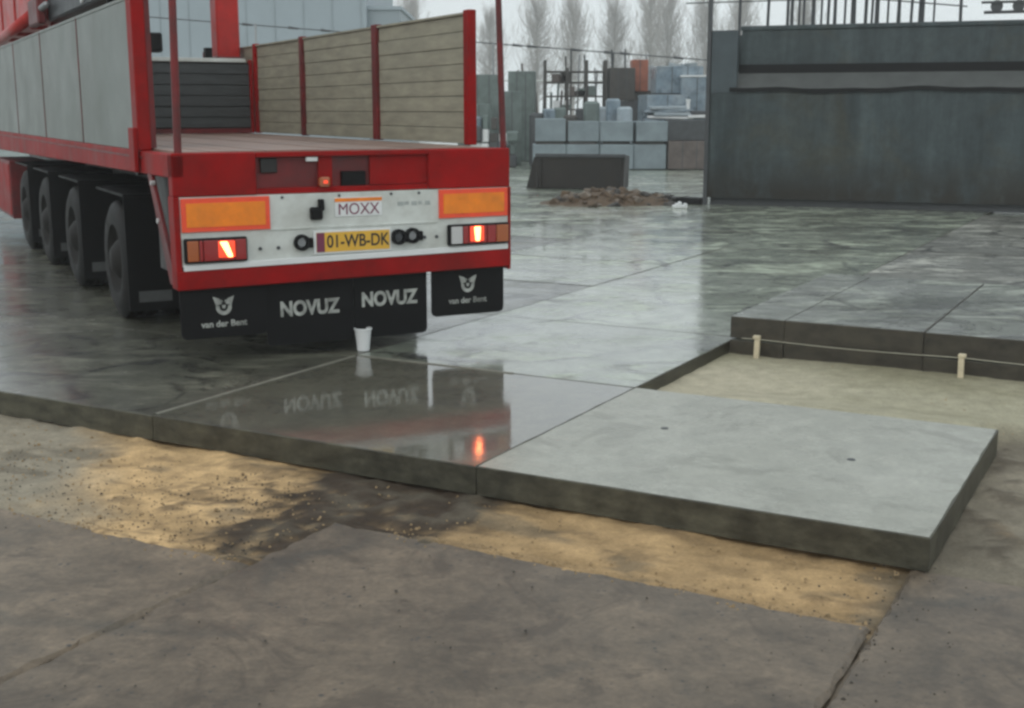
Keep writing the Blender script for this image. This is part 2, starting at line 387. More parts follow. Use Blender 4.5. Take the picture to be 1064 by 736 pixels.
rlow = slab_mesh('lower_slab', 1.02, 2.85, .15, [YARD, EDGED]); rlow.parent = paving
uo = [-.6 + .002] 
us = [.0, .42] + [.42 + 1.02 * k for k in range(1, 7)]
for k in range(len(us)):
    u = us[k]
    a = rs if k == 0 else share(rs, paving); b = rlow if k == 0 else share(rlow, paving)
    w = .42 / 1.02 if k == 0 else 1
    a.location = (u, RV + random.uniform(-.008, .008), .19 + random.uniform(-.003, .003)); b.location = (u, RV + random.uniform(-.006, .012), .012)
    a.scale = b.scale = (w, 1, 1)
for i in range(0, 6):
    for j in range(6):
        u, v = i * CW, 6.86 + j * RH
        if v + RH > VT + .1: break
        if seen(u, v): place(s0, u, v, 0, YARDR)

# pale mortar left standing proud in two of the joints
MORT = simple('pale_joint_mortar', (.2, .195, .16), .5, .3, 8, .2)
def joint(p, q, w=.012):
    m = MB(); n = 22; d = Vector((q[0] - p[0], q[1] - p[1], 0)); nrm = Vector((-d.y, d.x, 0)).normalized(); rows = []
    for k in range(n + 1):
        c = Vector((p[0], p[1], 0)) + d * (k / n); ww = w * (1 + .5 * fbm(c.x, c.y, 5)); rows.append((c - nrm * ww, c + nrm * ww))
    vs = []
    for a, b in rows: vs += [(a.x, a.y, -.004), (a.x, a.y, .003), (b.x, b.y, .003), (b.x, b.y, -.004)]
    m._add(vs, [(4 * k + e, 4 * k + e + 1, 4 * k + e + 5, 4 * k + e + 4) for k in range(n) for e in range(3)]); m.build('joint_mortar', MORT, paving)
joint((-CW, .03), (-CW, RH - .02)); joint((-CW + .05, RH), (-.9, RH), .012)
# old worn concrete in front of the trench
old = empty('old_pavement', PB, PA); tag(old, kind='structure')
def old_slab(u0, u1, v0, v1, z, seed): return ring_slab('old_slab', u0, u1, v0, v1, z, .14, OLD, old, 70, .007, seed, .02)
old_slab(-4.6, -.363, -3.7, -1.30, -.139, 3)
old_slab(-.354, 2.117, -3.2, -.70, -.137, 5)
old_slab(2.126, 5.0, -3.2, -.005, -.140, 8)
old_slab(-.352, 2.115, -6.2, -3.215, -.13, 11)
old_slab(-4.6, -.365, -6.2, -3.715, -.134, 12)
old_slab(2.13, 5.0, -6.2, -3.215, -.133, 14)
random.seed(11)

# sand and soil in the trench and the open pit: one relief sheet with its own earth colours
def earth():
    u0, u1, v0, v1, st = -5.2, 4.6, -3.4, 4.05, .035
    nu, nv = int((u1 - u0) / st), int((v1 - v0) / st)
    vs, cs, fs = [], [], []
    sandc = Vector((.575, .388, .195)); pale = Vector((.375, .35, .25)); soil = Vector((.058, .042, .029)); grey = Vector((.30, .265, .20)); dirt = Vector((.125, .108, .08))
    for j in range(nv + 1):
        for i in range(nu + 1):
            u, v = u0 + i * st, v0 + j * st
            n1 = fbm(u, v, 1.6); n2 = fbm(u + 9, v, 6); n3 = fbm(u, v + 5, 14)
            z = -.158 + n1 * .010 + n2 * .010 + n3 * .007
            if v < .1:
                z -= .012 * sstep(-.1, -.5, v); ev = -.70 if u > -.36 else -1.30; z += (u < 2.1) * .030 * sstep(.12, .0, abs(v - ev)) + .012 * n2 * sstep(.2, 0, abs(v - ev))
                w = v + n1 * .25
                c = sandc * (1 - .32 * sstep(-.3, .4, u))
                ss = fbm(u * .9 + 20, v * 1.9, 3.1); c = c * (1 + .34 * ss + .22 * n2); z += .010 * ss
                c = c.lerp(soil.lerp(sandc, .35), .7 * sstep(.28, .5, fbm(u * .8 - 7, v * 2.2 + 3, 3.6)))
                # grey silty wash on the far left, close to the kerb
                c = c.lerp(grey, sstep(-1.75, -2.5, u + .9 * (v + .6) + n1 * .35) )
                # brown dug soil between the two runs of sand
                s = sstep(-1.35, -.75, u + .35 * v + n1 * .35 + n3 * .12) * (1 - sstep(-.02, .3, u + n1 * .25))
                c = c.lerp(soil.lerp(dirt, .7 * sstep(0, .5, n2)), max(0, min(1, s * (1.15 + n3 * .5))))
                z += s * (n2 * .012 + n3 * .008)
                c = c.lerp(soil, .75 * sstep(.05, .4, n2 * .6 + n3 * .6) * sstep(-1.9, -1.1, u) * (1 - sstep(-.7, -.2, u)))
                c = c.lerp(dirt, .8 * sstep(1.95, 2.2, u + n2 * .08))
                c = c.lerp(dirt, .55 * sstep(.25, .55, fbm(u + 4, v * 2, 2.4)))
                if u > -.2: z += .012 * n1
            if v < 0 and u > 2.1: z = min(z, -.149)
            if v < -1.4 or (u > -.34 and v < -.8): z = min(z, -.148); c = dirt.lerp(soil, .4)
            if v >= -.02 and u > 2.12:
                c = dirt.lerp(grey, .5 + .5 * n1).lerp(soil, .5 * sstep(.15, .5, n2))
                c = c.lerp(sandc, .5 * sstep(.1, .35, n1 + .3 * n2) * sstep(1.0, .1, v))
                z += n2 * .006
            if v > 1.95:
                k = sstep(1.95, 2.03, v)
                line = 2.25 + .35 * (u - 2.1) if u > 2.1 else 1.9     # the levelled sand stops along a skewed edge
                e = sstep(line - .05, line + .25, v + n1 * .12)
                fl = -.095 + .082 * (1 - sstep(2.05, 2.75, v)) * sstep(.05, .7, u) * (1 - sstep(2.15, 2.5, u))
                z = z * (1 - k * e) + (fl + n1 * .008 + n2 * .004) * k * e
                p = pale.lerp(Vector((.27, .25, .165)), max(0, min(1, .15 + .25 * sstep(2.9, 3.7, v) + n1 * .9))).lerp(Vector((.50, .455, .34)), .75 * sstep(1.5, .2, u + n2 * .3) * sstep(3.7, 3.1, v))
                base = c if u > 2.12 else p
                c = base.lerp(p, k * e)
            elif not (v < .1 or u > 2.12): c = sandc
            vs.append((u, v, z)); cs.append(c.copy())
    for j in range(nv):
        for i in range(nu):
            a = j * (nu + 1) + i; fs.append((a, a + 1, a + nu + 2, a + nu + 1))
    me = bpy.data.meshes.new('sand_bed'); me.from_pydata(vs, [], fs); me.materials.append(SAND)
    ca = me.color_attributes.new('earth', 'FLOAT_COLOR', 'POINT')
    fl = []
    for c in cs: fl += [c.x, c.y, c.z, 1]
    ca.data.foreach_set('color', fl)
    me.polygons.foreach_set('use_smooth', [True] * len(fs))
    o = bpy.data.objects.new('sand_bed', me); col.objects.link(o); o.location = PB; o.rotation_euler = (0, 0, PA)
    tag(o, kind='structure'); return o
earth()

# crumbs of earth and grit strewn over the sand and the old concrete
def grit():
    m = MB()
    for k in range(1500):
        if k < 900:
            u = random.gauss(-1.0, .55); v = random.uniform(-1.32, -.15); z = -.168
        elif k < 1150: u = random.uniform(-3.6, 3.8); v = random.uniform(-2.9, -.72) ; z = -.131
        elif k < 1350: u = random.uniform(-3.2, -1.6); v = random.uniform(-1.3, -.5); z = -.165
        else: u = random.gauss(2.1, .15); v = random.uniform(-1.6, .1); z = -.14
        if k >= 900 and k < 1150 and u < -.36 and v > -1.32: continue
        r = random.uniform(.002, .007) * (1.6 if random.random() < .06 else 1)
        a = random.random() * 6
        vs = []
        for q in range(5): vs.append((u + r * math.cos(a + q * 1.257) * random.uniform(.7, 1.2), v + r * math.sin(a + q * 1.257) * random.uniform(.7, 1.2), z))
        vs.append((u, v, z + r * random.uniform(.7, 1.3)))
        m._add(vs, [(q, (q + 1) % 5, 5) for q in range(5)])
    o = m.build('earth_crumbs', CLOD); o.location = PB; o.rotation_euler = (0, 0, PA)
    tag(o, 'dark earth crumbs strewn over the yellow sand', 'crumbs', kind='stuff')
grit()
def lumps():
    m = MB(); rnd = random.Random(5)
    for k in range(1600):
        if k < 420: u = rnd.uniform(-.1, 2.1); v = rnd.uniform(-.72, -.02) if rnd.random() < .6 else rnd.gauss(-.70, .04)
        elif k < 1250: u = rnd.uniform(-3.4, -.4); v = rnd.uniform(-1.32, -.02) if rnd.random() < .7 else rnd.gauss(-1.3, .04)
        else: u = rnd.uniform(.1, 3.0); v = rnd.uniform(2.1, 3.8)
        z = -.165 if v > -.66 or (u < -.36 and v > -1.26) else -.139
        if v > 2: z = -.10
        r_ = rnd.uniform(.003, .008) * (1.7 if rnd.random() < .08 else 1) * (.7 if v > 2 else 1); a = rnd.random() * 6
        vs = [(u + r_ * math.cos(a + q * 1.047) * rnd.uniform(.7, 1.2), v + r_ * math.sin(a + q * 1.047) * rnd.uniform(.7, 1.2), z) for q in range(6)]
        vs += [(u + .55 * r_ * math.cos(a + q * 1.047), v + .55 * r_ * math.sin(a + q * 1.047), z + r_ * rnd.uniform(.6, .9)) for q in range(6)]
        m._add(vs, [(q, (q + 1) % 6, 6 + (q + 1) % 6, 6 + q) for q in range(6)] + [tuple(range(6, 12))])
    o = m.build('sand_lumps', simple('sand_lump', (.30, .215, .12), .9, .5, 18, .4, spec=.2)); o.location = PB; o.rotation_euler = (0, 0, PA)
    tag(o, 'loose yellow sand lumps along the slab edges', 'sand', kind='stuff')
lumps()

def pw(u, v, z=0):
    c, s = math.cos(PA), math.sin(PA)
    return (PB[0] + u * c - v * s, PB[1] + u * s + v * c, z)
# setting-out stakes with their string
for k, (u, lean, lab) in enumerate(((.24, .03, 'pale wooden stake beside the pit corner, nearer the flooded paving'), (1.72, -.02, 'pale wooden stake at the pit wall near the picture edge'))):
    p = pw(u, RV - .09, -.16)
    e = empty('wooden_stake', p, PA); tag(e, lab, 'stake', 'setting-out stakes in the pit')
    st = MB().prism([(-.019, -.019), (.019, -.019), (.019, .019), (-.019, .019)], 'z', 0, .225).build('shaft', STAKE, e, .003); st.rotation_euler = (0, lean, 0)
    hd = bx('head', STAKE, e, -.026, .026, -.023, .023, .212, .236, .004)
sm = MB(); pts = [(.12 + 3.2 * t / 24, RV - .09, .048 - .012 * math.sin(math.pi * ((.12 + 3.2 * t / 24 - .24) / 1.48 % 1))) for t in range(25)]
for a, b in zip(pts, pts[1:]): sm.tube(a, b, .0028, n=5, cap=False)
so = sm.build('string_line', STRINGM); so.location = PB; so.rotation_euler = (0, 0, PA); tag(so, 'thin pale string stretched between the two wooden stakes', 'string')

# ------------------------------------------------------------------ the trailer (x across to the right, y towards its front)
TR = empty('flatbed_trailer', (-1.1424, 8.8684, 0), .48859)
tag(TR, 'red flatbed trailer with grey side boards, seen from its lit rear', 'trailer')
DK = 1.47
RX = (rad(90), 0, 0)
# frame and rear
bx('chassis_beam', CHASSIS, TR, -.55, -.41, .35, 13.5, .85, 1.28)
bx('chassis_beam', CHASSIS, TR, .41, .55, .35, 13.5, .85, 1.28)
for y in (.5, 1.6, 3.5, 5.5, 7.5, 9.5, 11.5): bx('cross_member', CHASSIS, TR, -1.18, 1.18, y, y + .1, 1.25, 1.40)
rail = MB().prism([(0, 1.30), (13.5, 1.17), (13.5, 1.455), (0, 1.455)], 'x', -1.275, -1.19).build('side_rail', RED, TR, .008)
MB().box(-1.281, -1.275, .9, 13.4, 1.40, 1.415).build('rail_lip', REDD, rail)
MB().prism([(.05, 1.30), (13.5, 1.17), (13.5, 1.455), (.05, 1.455)], 'x', 1.19, 1.275).build('side_rail', RED, TR, .008)
rp = MB()
rp.box(-1.275, -.70, .0, .12, 1.175, DK - .004); rear = rp.build('rear_beam', RED, TR, .008)
bx('rear_beam', RED, TR, .60, 1.275, 0, .12, 1.175, DK - .004, .008)
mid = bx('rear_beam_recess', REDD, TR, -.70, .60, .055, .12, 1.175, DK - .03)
bx('recess_lip', RED, mid, -.70, .60, .0, .055, 1.43, DK - .005, .004)
bx('recess_lip', RED, mid, -.70, .60, .02, .055, 1.175, 1.215)
bx('recess_rib', RED, mid, -.24, -.14, .03, .056, 1.22, 1.43)
bx('recess_rib', RED, mid, .15, .60, .035, .056, 1.22, 1.43)
bx('latch', CHASSIS, mid, -.66, -.54, .03, .056, 1.32, 1.42, .006)
bx('latch', BLACK, mid, -.07, .115, .028, .056, 1.195, 1.32, .006)
bx('number_tag', WHITE2, mid, -.335, -.25, .012, .03, 1.395, 1.425, .003)
mk = bx('marker_lamp', LENSA, TR, -.25, -.17, -.025, .03, 1.215, 1.285, .012)
bx('lit_core', GLOW, mk, -.225, -.195, -.03, -.0255, 1.24, 1.262)
# corner columns and gussets
for s in (-1, 1):
    xx = (-1.275, -1.235) if s < 0 else (1.262, 1.285)
    bx('corner_column', RED, TR, xx[0], xx[1], .0, .16, .54, 1.175, .006)
    gx = (-1.272, -1.245) if s < 0 else (1.24, 1.26)
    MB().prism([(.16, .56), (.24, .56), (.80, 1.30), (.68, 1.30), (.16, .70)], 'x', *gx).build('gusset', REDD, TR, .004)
    bx('inner_bracket', CHASSIS, TR, min(s * 1.19, s * 1.10), max(s * 1.19, s * 1.10), .15, .9, .6, 1.3)
# lighting board
lb = bx('light_board', WHITE, TR, -1.235, 1.262, .012, .06, .70, 1.172)
bx('board_fold', WHITE, lb, -.61, .67, .004, .012, .925, .935)
for x in (-.69, -.56, .56, .66): MB().tube((x, .013, .80 + .02 * (x > 0)), (x, .002, .80 + .02 * (x > 0)), .013, n=8).build('bolt', DARKSTEEL, lb)
for x in (-.52, .52, -.1, .3): MB().tube((x, .013, 1.15), (x, .004, 1.15), .01, n=8).build('bolt', DARKSTEEL, lb)
def marker(x0, x1, z0, z1):
    p = bx('marker_plate', REDREF, TR, x0, x1, -.004, .0125, z0, z1, .002)
    b = .033; bx('orange_field', ORANGE, p, x0 + b, x1 - b, -.008, -.0042, z0 + b, z1 - b)
marker(-1.228, -.615, .935, 1.163); marker(.68, 1.255, .955, 1.168)
def tail(x0, x1, z0, z1, amber_left):
    h = bx('tail_light', BLACK, TR, x0, x1, -.03, .0125, z0, z1, .008)
    w = x1 - x0; a0 = x0 + .012; a1 = x1 - .012
    cuts = [0, .2, .27, .55, .8, 1] if amber_left else [0, .2, .3, .62, .78, 1]
    mats = [LENSA, LENSR, LENSR, LENSR, LENSR] if amber_left else [LENSW, LENSR, LENSR, LENSR, LENSA]
    for k in range(5):
        bx('lens', mats[k], h, a0 + (a1 - a0) * cuts[k] + .004, a0 + (a1 - a0) * cuts[k + 1] - .002, -.046, -.0302, z0 + .014, z1 - .014, .004)
    cx = a0 + (a1 - a0) * (.66 if amber_left else .44)
    zc = (z0 + z1) / 2 + .008
    MB().prism([(cx - .058, zc - .058), (cx + .058, zc - .058), (cx + .058, zc + .056), (cx - .058, zc + .056)], 'y', -.052, -.0462).build('lit_lens', GLOW, h, .003)
    MB().prism([(cx - .028 - .022 * amber_left, zc + .052), (cx + .026 - .022 * amber_left, zc + .052), (cx + .018 + .022 * amber_left, zc - .055), (cx - .016 + .022 * amber_left, zc - .055)], 'y', -.060, -.0525).build('lit_bulb', BULB, h, .006)
tail(-1.222, -.79, .725, .893, True); tail(.745, 1.255, .748, .905, False)
strip = MB().prism([(-1.228, .672), (1.255, .700), (1.255, .742), (-1.228, .714)], 'y', -.012, .0115).build('white_strip', WHITE2, TR, .004)
MB().prism([(-1.275, .54), (1.285, .565), (1.285, .70), (-1.275, .672)], 'y', -.005, .10).build('rear_bumper', RED, TR, .008)
# number plate, ring couplings, stickers
pl = bx('number_plate', WHITE2, TR, -.305, .29, -.006, .0115, .738, .905, .003)
bx('plate_face', YELLOW, pl, -.285, .275, -.0085, -.0062, .752, .892)
bx('plate_band', MAROON, pl, -.284, -.225, -.0105, -.0086, .753, .891)
text_mesh('plate_text', '01-WB-DK', .125, INK, pl, (.03, -.0088, .822), RX, .0012, .82, .002)
for x, z in ((-.395, .83), (.345, .835), (.455, .84)):
    ring = MB()
    prof = [(-.012, .058), (.02, .058), (.02, .036), (-.012, .036), (-.012, .058)]
    n = 20; vs = []; fs = []
    for (dy, r) in prof:
        for i in range(n): a = 2 * math.pi * i / n; vs.append((x + r * math.cos(a), -.02 + dy, z + r * math.sin(a)))
    for j in range(4): fs += [(j * n + i, j * n + (i + 1) % n, (j + 1) * n + (i + 1) % n, (j + 1) * n + i) for i in range(n)]
    ring._add(vs, fs); ro = ring.build('air_coupling', BLACK, TR)
    MB().tube((x, -.015, z), (x, .012, z), .03, n=14).build('coupling_core', STEEL if x != .345 else DARKSTEEL, ro)
    bx('coupling_tail', BLACK, ro, x + .045, x + .085, -.02, .012, z - .04, z + .03, .006)
bx('hose_bracket', BLACK, TR, -.325, -.235, -.03, .012, .985, 1.075, .01); bx('hose_hook', BLACK, TR, -.262, -.222, -.028, .012, 1.05, 1.13, .006)
st_ = bx('sticker', WHITE2, TR, -.135, .225, .006, .0115, 1.0, 1.135)
bx('sticker_band', ORANGE, st_, -.135, .225, .003, .0058, 1.105, 1.13)
text_mesh('sticker_text', 'MOXX', .115, MAROON, st_, (.045, .0055, 1.048), RX, .0015, .92, 0)
FADE = simple('faded_grey_ink', (.36, .39, .38), .5, .2, 14, 0)
for k, w in enumerate((.05, .035, .045, .03, .04)): bx('faded_mark', FADE, TR, .35 + k * .055, .35 + k * .055 + w, .0100, .0116, 1.06 + .006 * (k % 2), 1.09)
# mud flaps under the bumper
def flap(x0, x1, z0, z1, y=.05):
    r = .035; pts = [(x0, z1), (x0, z0 + r), (x0 + .3 * r, z0 + .3 * r), (x0 + r, z0), (x1 - r, z0), (x1 - .3 * r, z0 + .3 * r), (x1, z0 + r), (x1, z1)]
    return MB().prism(pts, 'y', y, y + .012).build('mud_flap', BLACK, TR)
INKW = simple('flap_white', (.42, .44, .41), .6, .3, 14, 0, dirt=(.08, .08, .07), dirt_amt=.9)
def logo(f, cx, cz, y):
    m = MB()
    # two ears over a rounded shield with a dark middle
    def arc(a0, a1, r0, r1, n=10):
        for k in range(n):
            t0, t1 = a0 + (a1 - a0) * k / n, a0 + (a1 - a0) * (k + 1) / n
            q = [(cx + r * math.cos(t), y, cz + r * 1.05 * math.sin(t)) for t, r in ((t0, r0), (t1, r0), (t1, r1), (t0, r1))]
            m._add(q, [(0, 1, 2, 3)])
    arc(math.pi * .94, math.pi * 2.06, .03, .056)
    for s in (-1, 1):
        m._add([(cx + s * .075, y, cz + .075), (cx + s * .03, y, cz + .058), (cx + s * .012, y, cz + .022), (cx + s * .054, y, cz + .008)], [(0, 1, 2, 3)])
    m._add([(cx - .014, y, cz + .012), (cx + .014, y, cz + .012), (cx + .008, y, cz - .012), (cx - .008, y, cz - .012)], [(0, 1, 2, 3)])
    for s in (-1, 1): m._add([(cx + s * .028, y, cz + .052), (cx + s * .008, y, cz + .03), (cx + s * .008, y, cz + .045)], [(0, 1, 2)])
    m.build('flap_emblem', INKW, f)
f1 = flap(-1.255, -.652, .19, .56); logo(f1, -.955, .405, .047); text_mesh('flap_text', 'van der Bent', .062, INKW, f1, (-.955, .049, .285), RX, .001, 1.0, .0015)
f4 = flap(.632, 1.245, .205, .585); logo(f4, .935, .435, .047); text_mesh('flap_text', 'van der Bent', .062, INKW, f4, (.935, .049, .315), RX, .001, 1.0, .0015)
f2 = flap(-.645, .012, .09, .56, .07); text_mesh('flap_text', 'NOVUZ', .145, INKW, f2, (-.325, .069, .345), RX, .001, .86, .006)  # centre flaps hang lower to stand in for the darkness beneath the trailer
f3 = flap(.018, .60, .09, .57, .07); text_mesh('flap_text', 'NOVUZ', .145, INKW, f3, (.295, .069, .37), RX, .001, .86, .006)
# deck planks
dk = bx('deck', CHASSIS, TR, -1.19, 1.19, .12, 13.4, 1.41, 1.43)
for k in range(12):
    w = 2.36 / 12; bx('plank', DECK, dk, -1.18 + k * w + .004, -1.18 + (k + 1) * w - .004, .125, 13.35, 1.431, DK + random.uniform(-.003, .003))
# left boards (outside face seen), rear post, thin corner stakes
ys = [1.17, 3.46, 5.85, 8.25, 10.7, 13.1]
for a, b in zip(ys, ys[1:]):
    p = bx('side_board', ALU, TR, -1.272, -1.242, a + .012, b - .012, 1.457, 2.54, .004)
    bx('board_edge', ALUE, p, -1.277, -1.237, a + .012, b - .012, 2.54, 2.565, .003)
    if a > 2: bx('board_post', REDD, TR, -1.278, -1.24, a - .010, a + .010, 1.457, 2.56)
pp = bx('rear_post', RED, TR, -1.285, -1.19, .98, 1.165, 1.456, 3.1, .008)
bx('post_flange', REDD, pp, -1.189, -1.15, 1.0, 1.13, 1.472, 3.08)
bx('post_foot', RED, pp, -1.32, -1.286, .98, 1.165, 1.30, 1.62, .006)
MB().tube((-1.215, .06, 1.46), (-1.19, .06, 3.0), .026, n=10).build('corner_stake', REDD, TR)
MB().tube((1.25, .06, 1.46), (1.195, .06, 3.0), .024, n=10).build('corner_stake', REDD, TR)
# right boards (inside face seen): posts and planks
posts = [(.50, .60, RED), (2.44, 2.55, REDD), (4.55, 4.64, REDD), (6.28, 6.36, RED), (8.6, 8.7, REDD)]
for a, b, m in posts: bx('board_post', m, TR, 1.175, 1.245, a, b, DK + .006, 2.515, .006)
for (a, b) in ((.60, 2.44), (2.55, 4.55), (4.64, 6.28), (6.36, 8.6)):
    p = bx('side_board', CHASSIS, TR, 1.235, 1.25, a + .006, b - .006, DK + .02, 2.49)
    n = 8; h = 1.0 / n
    for k in range(n): bx('plank', PLANK, p, 1.205 + random.uniform(-.004, .004), 1.233, a + .008, b - .008, DK + .012 + k * h + .0022, DK + .012 + (k + 1) * h - .0022, .003)
    bx('top_strip', PLANK, p, 1.19, 1.252, a + .004, b - .004, DK + 1.013, DK + 1.03)
# bulkhead of dark planks
bh = bx('bulkhead', CHASSIS, TR, -1.15, 1.14, 6.44, 6.47, 1.50, 2.30)
for k in range(6): bx('plank', PLANKD, bh, -1.15, 1.14, 6.40 + random.uniform(0, .01), 6.439, 1.535 + k * .125 + .005, 1.535 + (k + 1) * .125 - .005, .004)
bx('bulkhead_cap', WHITE, bh, -1.16, 1.10, 6.39, 6.47, 2.30, 2.345, .004)
bx('bulkhead_foot', REDD, bh, -1.16, 1.14, 6.38, 6.43, DK + .004, 1.53)
bx('bulkhead_post', RED, bh, 1.142, 1.172, 6.37, 6.47, DK + .005, 2.33, .005)
# wheels: four axles
wy = [2.42, 4.62, 6.62, 8.42]
def wheel(x, y, s):
    R_ = .5; w = .33
    prof = [(-w/2, .30), (-w/2 - .01, .40), (-w/2 + .02, .475), (-w/2 + .05, R_)]
    for g_ in (-.07, 0, .07): prof += [(g_ - .012, R_), (g_ - .008, R_ - .014), (g_ + .008, R_ - .014), (g_ + .012, R_)]
    prof += [(w/2 - .05, R_), (w/2 - .02, .475), (w/2 + .01, .40), (w/2, .30)]
    t = MB().lathe_x(prof, 0, 0, 0, 32).build('wheel', TYRE, TR, smooth=True); t.location = (x, y, R_)
    rim = MB().lathe_x([(s * (w/2 - .0), .30), (s * (w/2 - .05), .28), (s * (w/2 - .09), .2), (s * (w/2 - .02), .15), (s * (w/2 + .03), .09), (s * (w/2 + .035), 0.001)], 0, 0, 0, 24).build('rim', RIM, t, smooth=True)
    return t
for y in wy:
    MB().tube((-1.0, y, .5), (1.0, y, .5), .065, n=12).build('axle', CHASSIS, TR)
    for s in (-1, 1):
        wheel(s * 1.085, y, s); wheel(s * .735, y, s)
        xa, xb = sorted((s * 1.265, s * .58))
        bx('mudguard', BLACK, TR, xa, xb, y - .60, y + .62, 1.065, 1.085)
        fl = bx('mud_flap', BLACK, TR, xa, xb, y - .62, y - .606, .14, 1.064)
        bx('flap_label', simple('flap_grey', (.075, .08, .08), .6, .2, 14, 0) if s < 0 and y == wy[0] else bpy.data.materials['flap_grey'], fl, xa + .08, xb - .34, y - .624, y - .6205, .21, .30)
    bx('suspension_beam', CHASSIS, TR, -.5, .5, y - .35, y + .35, .62, .85)
bx('tool_box', REDD, TR, -1.262, -.75, 9.75, 11.6, .28, 1.06, .01); bx('tool_box_lid', RED, TR, -1.272, -1.2625, 9.8, 11.55, .33, 1.02, .004)
for x in (-.75, -.2, .35, .9): MB().tube((x, .3, 1.12 + .02), (x + .1, .28, .62), .012, n=6).build('hanging_hose', BLACK, TR)
bx('underrun_beam', CHASSIS, TR, -1.1, 1.1, .2, .32, .55, .7)
MB().tube((-1.26, .62, 1.24), (-1.29, .62, 1.24), .018, n=10).build('side_reflector', LENSW, TR)
MB().tube((-1.255, .5, .98), (-1.285, .5, .98), .02, n=10).build('side_reflector', LENSW, TR)

# loading crane folded over the front of the trailer
def tpoint(x, y, z=0):
    c, s = math.cos(.48859), math.sin(.48859)
    return (-1.1424 + x * c - y * s, 8.8684 + x * s + y * c, z)
CR = empty('loading_crane', tpoint(0, 6.95, DK + .01), .48859)
tag(CR, 'red folded loading crane behind the dark bulkhead of the trailer', 'crane')
bx('base', REDB, CR, .55, 1.16, -.3, .35, .0, .35, .02)
cl = bx('column', REDB, CR, .86, 1.14, -.22, .06, .35, 1.75, .02)
bx('hose_guard', BLACK, cl, .72, .80, -.2, -.1, .3, 1.0)
bx('column_sleeve', REDD, cl, .84, 1.16, -.24, .08, .78, .90, .01)
bx('crossbeam', REDB, CR, -1.15, .85, -.2, .04, 1.68, 1.95, .02)
bm_ = bx('boom', REDB, CR, -1.08, -.74, -.3, 6.0, 1.26, 1.80, .03)
for y in (.9, 2.4, 3.9): bx('boom_sleeve', REDB, bm_, -1.10, -.72, y, y + .14, 1.22, 1.84, .01)
MB().tube((-1.15, .3, 1.34), (-1.15, 4.6, 1.2), .07, n=14).build('lift_cylinder', REDB, CR, smooth=True)
MB().tube((-1.15, -.9, 1.38), (-1.15, .3, 1.34), .035, n=12).build('cylinder_rod', STEEL, CR, smooth=True)
bx('joint_plate', REDD, CR, -1.2, -1.10, -.5, .25, 1.2, 1.5, .02)
jb = bx('jib', DARKSTEEL, CR, -1.06, -.80, -3.9, -.32, 1.24, 1.62, .02)
bx('jib_hook', BLACK, jb, -1.0, -.88, -3.6, -3.45, 1.14, 1.24, .02)
MB().tube((-1.07, -2.7, 1.3), (-1.09, -2.7, 1.3), .035, n=12).build('jib_pin', WHITE2, jb)
bx('control_box', BLACK, CR, -.12, .14, -.55, -.35, .92, 1.14, .02)
bx('stabiliser_leg', REDB, CR, -1.0, -.8, -.05, .2, .0, 1.25, .02)

# white bucket below the flaps
bk = empty('plastic_bucket', (-1.10, 8.93, .004), .3); tag(bk, 'small white plastic bucket on wet slabs under the trailer rear', 'bucket')
m = MB(); n = 18
def ringz(r, z): return [(r * math.cos(2 * math.pi * i / n), r * math.sin(2 * math.pi * i / n), z) for i in range(n)]
vs = ringz(.045, 0) + ringz(.062, .165) + ringz(.055, .165) + ringz(.04, .012)
fs = [tuple(range(n - 1, -1, -1))] + [(j * n + i, j * n + (i + 1) % n, (j + 1) * n + (i + 1) % n, (j + 1) * n + i) for j in range(3) for i in range(n)] + [tuple(range(3 * n, 4 * n))]
m._add(vs, fs); m.build('body', WHITE2, bk)
m = MB(); vs = ringz(.062, .155) + ringz(.068, .157) + ringz(.068, .168) + ringz(.062, .17); m._add(vs, [(j * n + i, j * n + (i + 1) % n, (j + 1) * n + (i + 1) % n, (j + 1) * n + i) for j in range(3) for i in range(n)]); m.build('rim', WHITE2, bk)

# ------------------------------------------------------------------ steel container on the right
CA = math.atan2(-1.95, 5.14)
CT = empty('steel_container', (3.66, 23.12, 0), CA); tag(CT, 'long weathered grey steel container with a recessed upper side', 'container')
LEN = 9.0
bx('base_beam', DARKSTEEL, CT, .02, LEN, .12, 2.3, .0, .16)
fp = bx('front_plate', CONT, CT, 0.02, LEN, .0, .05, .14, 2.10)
for x in (3.05, 6.1): bx('plate_weld', CONT, fp, x, x + .02, -.006, -.0005, .15, 2.08)
lipm = MB(); nseg = 60
for k in range(nseg):
    x0, x1 = .35 + (LEN - .35) * k / nseg, .35 + (LEN - .35) * (k + 1) / nseg
    def dz(x): return .018 * math.sin(x * 2.1) + .012 * math.sin(x * 5.3 + 1)
    a, b = dz(x0), dz(x1)
    lipm._add([(x0,-.05,2.06+a),(x1,-.05,2.06+b),(x1,-.05,2.13+b),(x0,-.05,2.13+a),(x0,.06,2.06+a),(x1,.06,2.06+b),(x1,.06,2.13+b),(x0,.06,2.13+a)],
              [(0,1,2,3),(4,7,6,5),(0,4,5,1),(3,2,6,7)])
lipm.build('bent_lip', BLACK, CT)
MB().prism([(.0, 2.12), (.34, 2.44), (.34, 2.40), (.03, 2.08)], 'x', .42, LEN).build('sloped_ledge', CONTL, CT)
bx('painted_shadow_strip', BLACK, CT, .45, LEN, .30, .36, 2.40, 2.56)  # black strip standing in for the shadow line behind the sloped ledge
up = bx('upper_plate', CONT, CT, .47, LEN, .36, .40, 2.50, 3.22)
bx('top_rail', CONT, up, .45, LEN, .33, .45, 3.17, 3.25, .01)
for k in range(24): bx('rail_bolt', DARKSTEEL, up, .8 + k * .34, .83 + k * .34, .31, .329, 3.19, 3.22)
